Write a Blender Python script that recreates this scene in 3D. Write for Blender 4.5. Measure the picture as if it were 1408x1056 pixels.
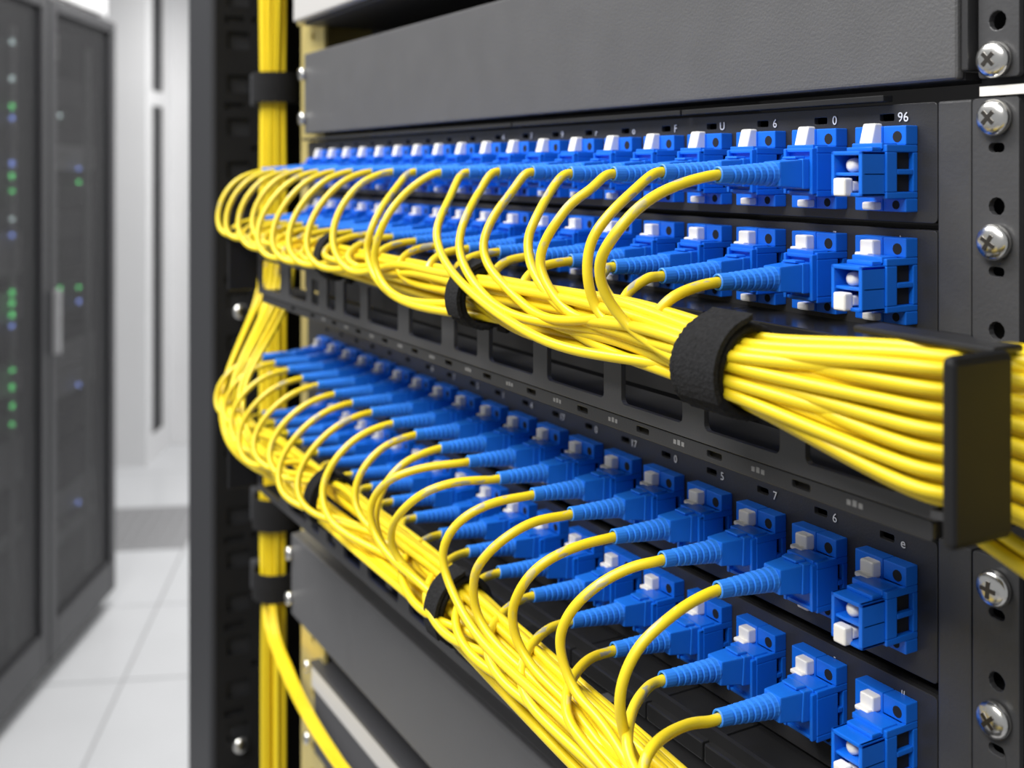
import bpy, bmesh, math, random
from mathutils import Vector, Matrix
from mathutils.geometry import tessellate_polygon

random.seed(7)
SC = bpy.context.scene
for o in list(bpy.data.objects):
    bpy.data.objects.remove(o, do_unlink=True)
COL = SC.collection

# ------------------------------------------------------------------ camera, world, lights, exposure
W, H, FPX = 1408.0, 1056.0, 1500.0
CX, HORIZON, VPX = 704.0, 232.0, -150.0
ZR = 0.26                                     # depth of the panels' right end from the camera
_n = math.hypot(CX - VPX, FPX)
SA, CA = FPX / _n, (CX - VPX) / _n            # camera forward = (-SA, CA), right = (CA, SA)
FWD, RGT = Vector((-SA, CA, 0)), Vector((CA, SA, 0))
CAM = -(RGT * (ZR * (1289 - CX) / FPX) + FWD * ZR)
YAW = math.atan2(SA, CA)
FLOOR = -1.6

cd = bpy.data.cameras.new('camera')
cam = bpy.data.objects.new('camera', cd)
COL.objects.link(cam)
cam.location = CAM
cam.rotation_euler = (math.pi / 2, 0, YAW)
cd.sensor_width = 36.0
cd.lens = 36.0 * FPX / W
cd.shift_y = -(H / 2 - HORIZON) / W
cd.clip_start, cd.clip_end = 0.01, 60
cd.dof.use_dof = True
cd.dof.focus_distance = 0.285
cd.dof.aperture_fstop = 15.0
SC.camera = cam

wd = bpy.data.worlds.new('world')
SC.world = wd
wd.use_nodes = True
wd.node_tree.nodes['Background'].inputs[0].default_value = (0.96, 0.98, 1.0, 1)
wd.node_tree.nodes['Background'].inputs[1].default_value = 0.26


def area(name, loc, target, sx, sy, power, col=(1, 0.985, 0.96)):
    l = bpy.data.lights.new(name, 'AREA')
    l.shape, l.size, l.size_y, l.energy, l.color = 'RECTANGLE', sx, sy, power, col
    o = bpy.data.objects.new(name, l)
    COL.objects.link(o)
    o.location = loc
    o.rotation_euler = (Vector(target) - Vector(loc)).to_track_quat('-Z', 'Y').to_euler()
    return o


# ceiling luminaires over the aisle in front of the rack, and over the far aisle
area('ceiling_light', (-0.75, -0.75, 1.15), (-0.75, -0.74, 0), 1.2, 0.5, 28)
area('ceiling_light', (0.35, -1.25, 1.15), (0.35, -1.24, 0), 1.2, 0.6, 34)
for rr, ff in ((-0.9, 3.4), (-1.1, 5.2), (1.0, 4.6)):
    p = CAM + RGT * rr + FWD * ff
    area('ceiling_light', (p.x, p.y, 1.15), (p.x + .001, p.y, 0), 0.7, 1.2, 22)

SC.view_settings.view_transform = 'Standard'
SC.view_settings.look = 'None'
SC.view_settings.gamma = 1
SC.view_settings.use_curve_mapping = False
SC.view_settings.exposure = 0.35


# ------------------------------------------------------------------ helpers
def u_at(px, v):
    t = (px - CX) / FPX
    a = ZR * (1289 - CX) / FPX
    return (t * (ZR - CA * v) - a + SA * v) / (CA + SA * t)


def Wp(px, py, v):
    """World point on the plane v metres in front of the panel faces, seen at a photo pixel."""
    u = u_at(px, v)
    d = ZR - SA * u - CA * v
    return Vector((u, -v, (HORIZON - py) * d / FPX))


def P(u, v, z):
    return Vector((u, -v, z))


def link(o, parent=None):
    COL.objects.link(o)
    if parent is not None:
        o.parent = parent
    return o


def tag(o, label, cat, group=None, kind=None):
    if label:
        o['label'] = label
    if cat:
        o['category'] = cat
    if group:
        o['group'] = group
    if kind:
        o['kind'] = kind
    return o


def empty(name, loc=(0, 0, 0), rz=0, label=None, cat=None, group=None, kind=None):
    o = bpy.data.objects.new(name, None)
    o.empty_display_size = 0.01
    link(o)
    o.location = loc
    o.rotation_euler = (0, 0, rz)
    return tag(o, label, cat, group, kind)


def mesh_obj(name, me, parent=None, loc=None):
    o = bpy.data.objects.new(name, me)
    link(o, parent)
    if loc is not None:
        o.location = loc
    return o


def finish(bm, name, mt, smooth=False, bevel=0, segs=2):
    bmesh.ops.recalc_face_normals(bm, faces=bm.faces)
    bm.normal_update()
    if bevel:
        bmesh.ops.bevel(bm, geom=[e for e in bm.edges if len(e.link_faces) == 2 and e.calc_face_angle(0) > 0.6],
                        offset=bevel, segments=segs, affect='EDGES', profile=0.6, clamp_overlap=True)
    bmesh.ops.recalc_face_normals(bm, faces=bm.faces)
    me = bpy.data.meshes.new(name)
    bm.to_mesh(me)
    bm.free()
    me.materials.append(mt)
    if smooth:
        for p in me.polygons:
            p.use_smooth = True
    return me


def bbox(bm, x0, x1, y0, y1, z0, z1):
    vs = [bm.verts.new((x, y, z)) for x in (x0, x1) for y in (y0, y1) for z in (z0, z1)]
    for f in ((0, 1, 3, 2), (4, 6, 7, 5), (0, 4, 5, 1), (2, 3, 7, 6), (0, 2, 6, 4), (1, 5, 7, 3)):
        bm.faces.new([vs[i] for i in f])
    return vs


def box(name, x0, x1, y0, y1, z0, z1, mt, parent=None, bevel=0.0, segs=2):
    bm = bmesh.new()
    bbox(bm, x0, x1, y0, y1, z0, z1)
    return mesh_obj(name, finish(bm, name, mt, bevel=bevel, segs=segs), parent)


def vbox(name, u0, u1, v0, v1, z0, z1, mt, parent=None, bevel=0.0, segs=2):
    return box(name, u0, u1, -v1, -v0, z0, z1, mt, parent, bevel, segs)


def rrect(x0, x1, z0, z1, r=0.0, n=4):
    if r <= 0:
        return [(x0, z0), (x1, z0), (x1, z1), (x0, z1)]
    pts = []
    for cx, cz, a0 in ((x0 + r, z0 + r, math.pi), (x1 - r, z0 + r, 1.5 * math.pi),
                       (x1 - r, z1 - r, 0), (x0 + r, z1 - r, .5 * math.pi)):
        for k in range(n + 1):
            a = a0 + k / n * math.pi / 2
            pts.append((cx + r * math.cos(a), cz + r * math.sin(a)))
    return pts


def circ(cx, cz, r, n=14):
    return [(cx + r * math.cos(2 * math.pi * k / n), cz + r * math.sin(2 * math.pi * k / n)) for k in range(n)]


def plate(name, outer, holes, yf, th, mt, parent=None, bevel=0.0, axis='y'):
    """Flat sheet with real holes; face at y=yf, thickness th backwards (+y). axis 'x': pts are (y,z), face at x=yf, thickness to -x."""
    loops = [outer] + holes
    flat = [p for l in loops for p in l]
    tris = tessellate_polygon([[Vector((p[0], p[1], 0)) for p in l] for l in loops])
    bm = bmesh.new()
    if axis == 'y':
        mk = lambda p, k: (p[0], yf + k * th, p[1])
    else:
        mk = lambda p, k: (yf - k * th, p[0], p[1])
    A = [bm.verts.new(mk(p, 0)) for p in flat]
    B = [bm.verts.new(mk(p, 1)) for p in flat]
    for t in tris:
        try:
            bm.faces.new([A[i] for i in t])
            bm.faces.new([B[i] for i in reversed(t)])
        except ValueError:
            pass
    s = 0
    for l in loops:
        n = len(l)
        for k in range(n):
            a, b = s + k, s + (k + 1) % n
            bm.faces.new((A[a], A[b], B[b], B[a]))
        s += n
    o = mesh_obj(name, finish(bm, name, mt), parent)
    if bevel:
        m = o.modifiers.new('bevel', 'BEVEL')
        m.width, m.segments, m.limit_method, m.angle_limit = bevel, 2, 'ANGLE', math.radians(50)
    return o


def lathe_bm(bm, prof, axis='y', n=16, org=(0, 0, 0), sx=1.0, sz=1.0, cap=True):
    rings = []
    for r, t in prof:
        ring = []
        for k in range(n):
            a = 2 * math.pi * k / n
            c, s = r * math.cos(a) * sx, r * math.sin(a) * sz
            if axis == 'y':
                p = (org[0] + c, org[1] + t, org[2] + s)
            elif axis == 'x':
                p = (org[0] + t, org[1] + c, org[2] + s)
            else:
                p = (org[0] + c, org[1] + s, org[2] + t)
            ring.append(bm.verts.new(p))
        rings.append(ring)
    for a, b in zip(rings, rings[1:]):
        for k in range(n):
            bm.faces.new((a[k], a[(k + 1) % n], b[(k + 1) % n], b[k]))
    if cap:
        bm.faces.new(rings[0])
        bm.faces.new(rings[-1])


def catmull(pts, sub=7):
    out = []
    n = len(pts)
    for i in range(n - 1):
        p1, p2 = pts[i], pts[i + 1]
        p0 = pts[i - 1] if i else p1 * 2 - p2
        p3 = pts[i + 2] if i + 2 < n else p2 * 2 - p1
        t0 = 0.0
        t1 = t0 + max((p1 - p0).length, 1e-6) ** .5
        t2 = t1 + max((p2 - p1).length, 1e-6) ** .5
        t3 = t2 + max((p3 - p2).length, 1e-6) ** .5
        for k in range(sub):
            t = t1 + (t2 - t1) * k / sub
            A1 = p0 * ((t1 - t) / (t1 - t0)) + p1 * ((t - t0) / (t1 - t0))
            A2 = p1 * ((t2 - t) / (t2 - t1)) + p2 * ((t - t1) / (t2 - t1))
            A3 = p2 * ((t3 - t) / (t3 - t2)) + p3 * ((t - t2) / (t3 - t2))
            B1 = A1 * ((t2 - t) / (t2 - t0)) + A2 * ((t - t0) / (t2 - t0))
            B2 = A2 * ((t3 - t) / (t3 - t1)) + A3 * ((t - t1) / (t3 - t1))
            out.append(B1 * ((t2 - t) / (t2 - t1)) + B2 * ((t - t1) / (t2 - t1)))
    out.append(pts[-1])
    return out


def smooth_path(pts, it=3):
    for _ in range(it):
        q = list(pts)
        for k in range(2, len(pts) - 1):
            q[k] = pts[k] * .5 + (pts[k - 1] + pts[k + 1]) * .25
        pts = q
    return pts


def tube(name, pts, r, mt, parent=None, n=10, rfun=None):
    verts, faces, lens = [], [], []
    t = (pts[1] - pts[0]).normalized()
    ref = Vector((0, 0, 1)) if abs(t.z) < .9 else Vector((1, 0, 0))
    nrm = t.cross(ref).normalized()
    L = 0
    for i, p in enumerate(pts):
        if i == 0:
            tt = pts[1] - pts[0]
        elif i == len(pts) - 1:
            tt = pts[-1] - pts[-2]
        else:
            tt = pts[i + 1] - pts[i - 1]
        tt.normalize()
        nrm = (nrm - tt * nrm.dot(tt)).normalized()
        b = tt.cross(nrm)
        if i:
            L += (p - pts[i - 1]).length
        lens.append(L)
        rr = r * rfun(p) if rfun else r
        for k in range(n):
            a = 2 * math.pi * k / n
            verts.append(p + nrm * (rr * math.cos(a)) + b * (rr * math.sin(a)))
    uvs = []
    for i in range(len(pts) - 1):
        for k in range(n):
            k2 = (k + 1) % n
            faces.append((i * n + k, i * n + k2, (i + 1) * n + k2, (i + 1) * n + k))
            a0, a1 = k / n, (k + 1) / n
            uvs += [(a0, lens[i]), (a1, lens[i]), (a1, lens[i + 1]), (a0, lens[i + 1])]
    faces.append(tuple(range(n)))
    uvs += [(0, 0)] * n
    m = len(pts) - 1
    faces.append(tuple(m * n + k for k in reversed(range(n))))
    uvs += [(0, L)] * n
    me = bpy.data.meshes.new(name)
    me.from_pydata(verts, [], faces)
    uvl = me.uv_layers.new(name='UVMap')
    uvl.data.foreach_set('uv', [c for w in uvs for c in w])
    me.polygons.foreach_set('use_smooth', [True] * len(me.polygons))
    me.materials.append(mt)
    return mesh_obj(name, me, parent)


# ------------------------------------------------------------------ materials
def mat(name, base, rough=0.5, metal=0.0, bump=0.0, bscale=800, var=0.0, vscale=30, spec=0.5, sub=0.0, coat=0.0):
    m = bpy.data.materials.new(name)
    m.use_nodes = True
    nt = m.node_tree
    b = nt.nodes['Principled BSDF']
    b.inputs['Base Color'].default_value = (*base, 1)
    b.inputs['Roughness'].default_value = rough
    b.inputs['Metallic'].default_value = metal
    b.inputs['Specular IOR Level'].default_value = spec
    if coat:
        b.inputs['Coat Weight'].default_value = coat
        b.inputs['Coat Roughness'].default_value = 0.2
    tc = nt.nodes.new('ShaderNodeTexCoord')
    if var:
        nz = nt.nodes.new('ShaderNodeTexNoise')
        nz.inputs['Scale'].default_value = vscale
        nz.inputs['Detail'].default_value = 6
        nt.links.new(tc.outputs['Object'], nz.inputs['Vector'])
        mx = nt.nodes.new('ShaderNodeMix')
        mx.data_type = 'RGBA'
        mx.inputs[6].default_value = (*[c * (1 - var) for c in base], 1)
        mx.inputs[7].default_value = (*[min(1, c * (1 + var)) for c in base], 1)
        nt.links.new(nz.outputs['Fac'], mx.inputs[0])
        nt.links.new(mx.outputs[2], b.inputs['Base Color'])
        mr = nt.nodes.new('ShaderNodeMapRange')
        mr.inputs['To Min'].default_value = max(0.02, rough - .08)
        mr.inputs['To Max'].default_value = rough + .08
        nt.links.new(nz.outputs['Fac'], mr.inputs['Value'])
        nt.links.new(mr.outputs['Result'], b.inputs['Roughness'])
    if bump:
        n2 = nt.nodes.new('ShaderNodeTexNoise')
        n2.inputs['Scale'].default_value = bscale
        n2.inputs['Detail'].default_value = 3
        nt.links.new(tc.outputs['Object'], n2.inputs['Vector'])
        bp = nt.nodes.new('ShaderNodeBump')
        bp.inputs['Strength'].default_value = bump
        bp.inputs['Distance'].default_value = 0.0004
        nt.links.new(n2.outputs['Fac'], bp.inputs['Height'])
        nt.links.new(bp.outputs['Normal'], b.inputs['Normal'])
    return m


def emat(name, col, strength):
    m = mat(name, col, 0.4)
    b = m.node_tree.nodes['Principled BSDF']
    b.inputs['Emission Color'].default_value = (*col, 1)
    b.inputs['Emission Strength'].default_value = strength
    return m


M_PANEL = mat('black_panel_paint', (0.031, 0.031, 0.033), 0.36, var=.2, vscale=25, bump=.15, bscale=1500)
M_FRAME = mat('black_frame_paint', (0.012, 0.012, 0.013), 0.45, var=.3, vscale=20)
M_CAP = mat('matt_black_end_cap', (0.009, 0.009, 0.010), 0.55, spec=.3)
M_POST = mat('graphite_post_paint', (0.030, 0.031, 0.035), 0.5)
M_BLANK = mat('grey_textured_paint', (0.098, 0.098, 0.102), 0.40, bump=.4, bscale=1300, var=.08, vscale=60)
M_MANAGER = mat('dark_grey_sheet_steel', (0.058, 0.058, 0.061), 0.36, bump=.12, bscale=1800, var=.1)
M_RAILM = mat('glossy_black_rail', (0.03, 0.03, 0.031), 0.24, metal=.35, var=.25, vscale=40)
M_FLANGE = mat('charcoal_flange_paint', (0.055, 0.055, 0.058), 0.4, bump=.2, bscale=900, var=.15, vscale=60)
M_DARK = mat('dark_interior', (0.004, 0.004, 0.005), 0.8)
M_ZINC = mat('yellow_passivated_zinc', (0.80, 0.66, 0.25), 0.34, metal=.6, var=.1, vscale=80)  # silvery zinc; the cables' yellow reflection is put into the base colour
M_CHROME = mat('chrome_screw', (0.82, 0.81, 0.78), 0.24, metal=1.0)
M_RECESS = mat('screw_recess', (0.12, 0.11, 0.10), 0.4, metal=1.0)
M_BLUE = mat('blue_plastic', (0.006, 0.150, 0.74), 0.33, var=.08, vscale=120)
M_BLUEC = mat('blue_connector_plastic', (0.010, 0.165, 0.74), 0.36, var=.08, vscale=120)
M_BOOT = mat('light_blue_boot_rubber', (0.035, 0.235, 0.82), 0.42)
M_WHITE = mat('white_plastic', (0.83, 0.81, 0.77), 0.4, var=.05, vscale=300)
M_INK = mat('white_ink', (0.75, 0.75, 0.75), 0.6)
M_SMUDGE = mat('worn_grey_ink', (0.2, 0.2, 0.2), 0.6)
M_VELCRO = mat('black_hook_and_loop', (0.014, 0.014, 0.015), 0.95, bump=1.0, bscale=1300, var=.9, vscale=1100, spec=.2)
M_LIGHTDEV = mat('pale_grey_device', (0.52, 0.51, 0.50), 0.45)
M_GREYDEV = mat('dark_device_lid', (0.05, 0.05, 0.055), 0.45)
M_WALL = mat('white_painted_wall', (0.80, 0.80, 0.81), 0.6, var=.03, vscale=3)
M_TILE = mat('pale_floor_tile', (0.66, 0.67, 0.69), 0.3, var=.05, vscale=4)
M_GROUT = mat('floor_joint', (0.38, 0.38, 0.39), 0.7)
M_VENT = mat('grey_vent_steel', (0.30, 0.30, 0.31), 0.5)
M_CAB = mat('dark_cabinet_paint', (0.034, 0.034, 0.038), 0.42)
M_CABIN = mat('cabinet_inside', (0.025, 0.025, 0.028), 0.6)
M_CABGREY = mat('cabinet_inside_grey', (0.36, 0.36, 0.37), 0.5)
M_LEDG = emat('green_led', (0.12, 0.7, 0.2), 3.0)
M_LEDB = emat('blue_led', (0.2, 0.3, 0.8), 3.0)
M_LEDW = emat('pale_led', (0.6, 0.75, 0.75), 2.0)


def mesh_door_material():
    m = bpy.data.materials.new('perforated_door_sheet')
    m.use_nodes = True
    nt = m.node_tree
    b = nt.nodes['Principled BSDF']
    b.inputs['Base Color'].default_value = (0.025, 0.025, 0.028, 1)
    b.inputs['Roughness'].default_value = 0.4
    tc = nt.nodes.new('ShaderNodeTexCoord')
    vo = nt.nodes.new('ShaderNodeTexVoronoi')
    vo.inputs['Scale'].default_value = 110
    vo.inputs['Randomness'].default_value = 0
    nt.links.new(tc.outputs['Object'], vo.inputs['Vector'])
    lt = nt.nodes.new('ShaderNodeMath')
    lt.operation = 'GREATER_THAN'
    lt.inputs[1].default_value = 0.50
    nt.links.new(vo.outputs['Distance'], lt.inputs[0])
    nt.links.new(lt.outputs[0], b.inputs['Alpha'])
    return m


M_MESH = mesh_door_material()


def cable_material():
    m = bpy.data.materials.new('yellow_cable_jacket')
    m.use_nodes = True
    nt = m.node_tree
    N, Lk = nt.nodes, nt.links
    b = N['Principled BSDF']
    b.inputs['Roughness'].default_value = 0.36
    uv = N.new('ShaderNodeUVMap')
    oi = N.new('ShaderNodeObjectInfo')
    sep = N.new('ShaderNodeSeparateXYZ')
    Lk.new(uv.outputs['UV'], sep.inputs[0])
    # print marks: short stretched patches near the plug end, different on each cable
    cb = N.new('ShaderNodeCombineXYZ')
    ml = N.new('ShaderNodeMath'); ml.operation = 'MULTIPLY'; ml.inputs[1].default_value = 150
    Lk.new(sep.outputs['Y'], ml.inputs[0])
    mx_ = N.new('ShaderNodeMath'); mx_.operation = 'MULTIPLY'; mx_.inputs[1].default_value = 3.2
    Lk.new(sep.outputs['X'], mx_.inputs[0])
    rn = N.new('ShaderNodeMath'); rn.operation = 'MULTIPLY'; rn.inputs[1].default_value = 57
    Lk.new(oi.outputs['Random'], rn.inputs[0])
    Lk.new(mx_.outputs[0], cb.inputs[0]); Lk.new(ml.outputs[0], cb.inputs[1]); Lk.new(rn.outputs[0], cb.inputs[2])
    nz = N.new('ShaderNodeTexNoise'); nz.inputs['Scale'].default_value = 1.0; nz.inputs['Detail'].default_value = 2
    Lk.new(cb.outputs[0], nz.inputs['Vector'])
    rmp = N.new('ShaderNodeMapRange')
    rmp.inputs['From Min'].default_value = 0.60; rmp.inputs['From Max'].default_value = 0.66
    Lk.new(nz.outputs['Fac'], rmp.inputs['Value'])
    near = N.new('ShaderNodeMapRange')
    near.inputs['From Min'].default_value = 0.050; near.inputs['From Max'].default_value = 0.020
    Lk.new(sep.outputs['Y'], near.inputs['Value'])
    mk = N.new('ShaderNodeMath'); mk.operation = 'MULTIPLY'
    Lk.new(rmp.outputs[0], mk.inputs[0]); Lk.new(near.outputs[0], mk.inputs[1])
    mk2 = N.new('ShaderNodeMath'); mk2.operation = 'MULTIPLY'; mk2.inputs[1].default_value = 0.75
    Lk.new(mk.outputs[0], mk2.inputs[0])
    hue = N.new('ShaderNodeMix'); hue.data_type = 'RGBA'
    hue.inputs[6].default_value = (0.78, 0.575, 0.010, 1)
    hue.inputs[7].default_value = (0.86, 0.66, 0.022, 1)
    Lk.new(oi.outputs['Random'], hue.inputs[0])
    mix = N.new('ShaderNodeMix'); mix.data_type = 'RGBA'
    mix.inputs[7].default_value = (0.27, 0.31, 0.36, 1)
    Lk.new(mk2.outputs[0], mix.inputs[0]); Lk.new(hue.outputs[2], mix.inputs[6])
    Lk.new(mix.outputs[2], b.inputs['Base Color'])
    return m


M_CABLE = cable_material()

# ------------------------------------------------------------------ floor, walls (room axes follow the far aisle)
ROOM = Matrix.Translation((CAM.x, CAM.y, FLOOR)) @ Matrix.Rotation(YAW + math.radians(2.0), 4, 'Z')


def room_obj(o):
    o.matrix_world = ROOM @ o.matrix_world
    return o


fl = room_obj(box('floor', -4.5, 4.0, -2.0, 8.0, -0.05, -0.004, M_GROUT))
tag(fl, 'pale raised floor of the server room', None, kind='structure')
TS = 0.6
tile_me = None
ang = math.radians(6)
for i in range(-7, 8):
    for j in range(2, 14):
        cx_, cy_ = i * TS + 0.17, j * TS - 0.35
        rx = cx_ * math.cos(ang) - cy_ * math.sin(ang)
        ry = cx_ * math.sin(ang) + cy_ * math.cos(ang)
        if not (-4.2 < rx < 3.6 and 1.0 < ry < 7.6):
            continue
        px = CX + FPX * rx / max(ry, .1)
        if px > 1600 or px < -500:
            continue
        if i == -2 and j == 9:
            # perforated vent tile
            holes = [rrect(-.26 + a * .052, -.26 + a * .052 + .034, -.26 + b_ * .052, -.26 + b_ * .052 + .034)
                     for a in range(10) for b_ in range(10)]
            t = plate('vent_tile', rrect(-.297, .297, -.297, .297), holes, 0, 0.004, M_VENT, fl)
            t.matrix_world = ROOM @ Matrix.Translation((rx, ry, 0.0)) @ Matrix.Rotation(ang, 4, 'Z') @ Matrix.Rotation(-math.pi / 2, 4, 'X')
            t['label'] = 'grey perforated vent tile'
            continue
        if tile_me is None:
            bm = bmesh.new()
            bbox(bm, -.2965, .2965, -.2965, .2965, -.004, 0)
            tile_me = finish(bm, 'floor_tile', M_TILE, bevel=.0012, segs=1)
        t = mesh_obj('floor_tile', tile_me, fl)
        t.matrix_world = ROOM @ Matrix.Translation((rx, ry, 0)) @ Matrix.Rotation(ang, 4, 'Z')

wb = room_obj(box('wall_back', -4.5, 4.0, 6.41, 6.5, -0.05, 3.2, M_WALL))
tag(wb, 'white back wall of the room', None, kind='structure')
# white partition with a tall narrow glazed slit on its side
wl = empty('wall_left', kind='structure')
wl.matrix_world = ROOM
box('wall_face', -4.4, -1.76, 5.93, 6.04, 0, 3.2, M_WALL, wl)
box('wall_reveal', -1.88, -1.76, 6.041, 6.27, 0, 0.135, M_WALL, wl)
box('wall_reveal', -1.88, -1.76, 6.271, 6.409, 0, 3.2, M_WALL, wl)
box('wall_reveal', -1.88, -1.765, 6.041, 6.27, 1.95, 2.03, M_WALL, wl)
box('glass_pane', -1.80, -1.772, 6.041, 6.27, 0.136, 1.949, M_CABIN, wl)
box('glass_pane', -1.80, -1.772, 6.041, 6.27, 2.031, 3.2, M_CABIN, wl)

# ------------------------------------------------------------------ far cabinets with perforated doors
XF = -1.317


def cabinet(y0, y1, label, seed, leds):
    rnd = random.Random(seed)
    c = empty('server_cabinet', label=label, cat='cabinet', group='dark cabinets across the aisle')
    c.matrix_world = ROOM
    zt = 2.14
    box('plinth', XF - .9, XF - .05, y0 + .01, y1 - .01, 0.0, .05, M_DARK, c)
    box('side_panel', XF - .95, XF - .045, y0, y0 + .02, .05, zt, M_CAB, c)
    box('side_panel', XF - .95, XF - .045, y1 - .02, y1, .05, zt, M_CAB, c)
    box('back_panel', XF - .95, XF - .93, y0 + .021, y1 - .021, .05, zt, M_CABIN, c)
    box('roof', XF - .929, XF - .045, y0 + .021, y1 - .021, zt - .03, zt, M_CAB, c)
    d = box('door', XF - .04, XF, y0 + .004, y0 + .055, .06, zt - .005, M_CAB, c, bevel=.004)
    box('door_stile', XF - .04, XF, y1 - .055, y1 - .004, .06, zt - .005, M_CAB, c, bevel=.004)
    box('door_rail', XF - .04, XF, y0 + .056, y1 - .056, .06, .175, M_CAB, c, bevel=.004)
    box('door_rail', XF - .04, XF, y0 + .056, y1 - .056, zt - .045, zt - .005, M_CAB, c, bevel=.004)
    box('mesh_panel', XF - .016, XF - .013, y0 + .056, y1 - .056, .176, zt - .046, M_MESH, c)
    box('door_handle', XF, XF + .022, y0 + .016, y0 + .038, 1.02, 1.22, M_CABGREY, c, bevel=.004)
    # equipment inside
    z = .22
    while z < zt - .25:
        h = rnd.choice((.044, .089, .089, .133))
        e = box('equipment_unit', XF - .8, XF - .055, y0 + .075, y1 - .075, z, z + h - .004, rnd.choice((M_CABIN, M_CABIN, M_CAB, M_CABGREY)), c)
        z += h + rnd.choice((0, 0, .044))
    box('inner_rail', XF - .054, XF - .042, y0 + .13, y0 + .165, .18, zt - .12, M_CABGREY, c)  # pale grey vertical strips just behind the door sheet
    box('inner_rail', XF - .054, XF - .042, y1 - .17, y1 - .14, .18, zt - .12, M_CABGREY, c)
    box('white_label', XF - .054, XF - .050, y0 + .13, y0 + .20, zz_at(82, 3.6), zz_at(46, 3.6), M_WHITE, c)
    for (yy, zz, m) in leds:
        box('indicator_light', XF - .040, XF - .034, yy - .006, yy + .006, zz - .006, zz + .006, m, c)
    return c


def zz_at(py, f):
    return 1.6 + (HORIZON - py) * f / FPX


led1 = [(3.25, zz_at(y, 3.25), m) for y, m in ((60, M_LEDW), (110, M_LEDW), (148, M_LEDG), (163, M_LEDB), (225, M_LEDB), (242, M_LEDG), (262, M_LEDG),
                                           (300, M_LEDW), (322, M_LEDB), (400, M_LEDG), (414, M_LEDG), (430, M_LEDG), (445, M_LEDB), (505, M_LEDG),
                                           (528, M_LEDG), (553, M_LEDG), (578, M_LEDG))]
led2 = [(3.79, zz_at(y, 3.79), m) for y, m in ((232, M_LEDB), (250, M_LEDG), (393, M_LEDG), (412, M_LEDB), (525, M_LEDB), (685, M_LEDB))] + \
       [(3.62, zz_at(y, 3.62), m) for y, m in ((395, M_LEDG), (425, M_LEDW), (160, M_LEDW))]
cabinet(2.81, 3.435, 'dark server cabinet with perforated door at the left photo edge', 3, led1)
cabinet(3.44, 4.065, 'dark server cabinet with perforated door next to the white wall', 5, led2)
tr = box('overhead_duct', XF - .55, XF - .03, 2.8, 4.06, 2.16, 2.26, M_WALL)  # plain white strip above the cabinet tops
room_obj(tr)
tag(tr, 'white duct running along the top of the dark cabinets', 'duct')

# ------------------------------------------------------------------ the open rack around the panels
rack = empty('server_rack', (0, 0, 0), label='black open server rack holding the blue patch panels', cat='rack')
ZT, ZB = 0.55, FLOOR + 0.002
XL = u_at(289, 0.0)
XLO = u_at(258, 0.0)
vbox('post', XLO, XL, -0.05, 0.0, ZB, ZT, M_POST, rack, bevel=.004)
# perforated channel on the inner side of the left post: holes as seen on the side wall (x = const)
holes = []
zz = -0.62
k = 0
while zz < .36:
    holes.append(rrect(.012, .030, zz, zz + .014, .002, 2))
    if k % 3 == 0:
        holes.append(circ(.034, zz + .024, .0028, 8))
    if k % 2:
        holes.append(rrect(.010, .026, zz + .020, zz + .026, .001, 2))
    zz += .034
    k += 1
plate('perforated_channel', rrect(.003, .042, -.66, .42), holes, XL + .004, .002, M_FRAME, rack, axis='x')
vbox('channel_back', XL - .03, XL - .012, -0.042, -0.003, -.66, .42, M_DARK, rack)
vbox('channel_return', XL - .002, XL + .020, -0.056, -0.0435, ZB, ZT, M_FRAME, rack, bevel=.002)
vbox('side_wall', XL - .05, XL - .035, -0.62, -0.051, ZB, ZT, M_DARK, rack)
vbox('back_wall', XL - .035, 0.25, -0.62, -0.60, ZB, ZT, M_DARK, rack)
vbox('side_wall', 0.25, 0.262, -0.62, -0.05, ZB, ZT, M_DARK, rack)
vbox('rack_roof', XL - .05, 0.262, -0.62, 0.0, ZT + .001, ZT + .02, M_FRAME, rack)
# mounting rails
RL0, RL1 = u_at(414, -0.004), u_at(441, -0.004)
rz = []
zz = -.60
while zz < .40:
    rz.append(circ((RL0 + RL1) / 2 + .004, zz, .0026, 8))
    zz += .0158
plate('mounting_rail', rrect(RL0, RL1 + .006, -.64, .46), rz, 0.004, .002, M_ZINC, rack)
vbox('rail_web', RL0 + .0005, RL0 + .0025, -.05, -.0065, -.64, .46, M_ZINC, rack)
rz = []
zz = -.30
while zz < .1:
    if not any(abs(zz - a) < .009 for a in ()):
        rz.append(circ(.0163, zz, .0026, 10))
    zz += .0158
plate('mounting_rail', rrect(.009, .0235, -.64, .46), rz, 0.0042, .002, M_FRAME, rack)

# ---- screws
_bm = bmesh.new()
lathe_bm(_bm, [(.0041, 0), (.0042, -.0012), (.0040, -.0020), (.0034, -.0026), (.0024, -.0030), (.0012, -.0032)], 'y', 22)
SCREW = finish(_bm, 'screw_head', M_CHROME, smooth=True)
_bm = bmesh.new()
bbox(_bm, -.0019, .0019, -.00335, -.0029, -.00045, .00045)
bbox(_bm, -.00045, .00045, -.00336, -.0029, -.0019, .0019)
CROSS = finish(_bm, 'cross_recess', M_RECESS)


def screw(parent, u, v, z, s=1.0, rot=.4):
    o = mesh_obj('screw', SCREW, parent, (u, -v, z))
    o.scale = (s, s, s)
    o.rotation_euler = (0, rot, 0)
    c = mesh_obj('cross_recess', CROSS, o)
    return o


for py in (425, 1010):
    q = Wp(318, py, -.02)
    o = screw(rack, XL + .006, -.022, q.z, 1.5)
    o.rotation_euler = (0, 0, math.pi / 2)

# ------------------------------------------------------------------ blank panels and neighbouring devices
UL, UR = -0.447, 0.0085


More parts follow.
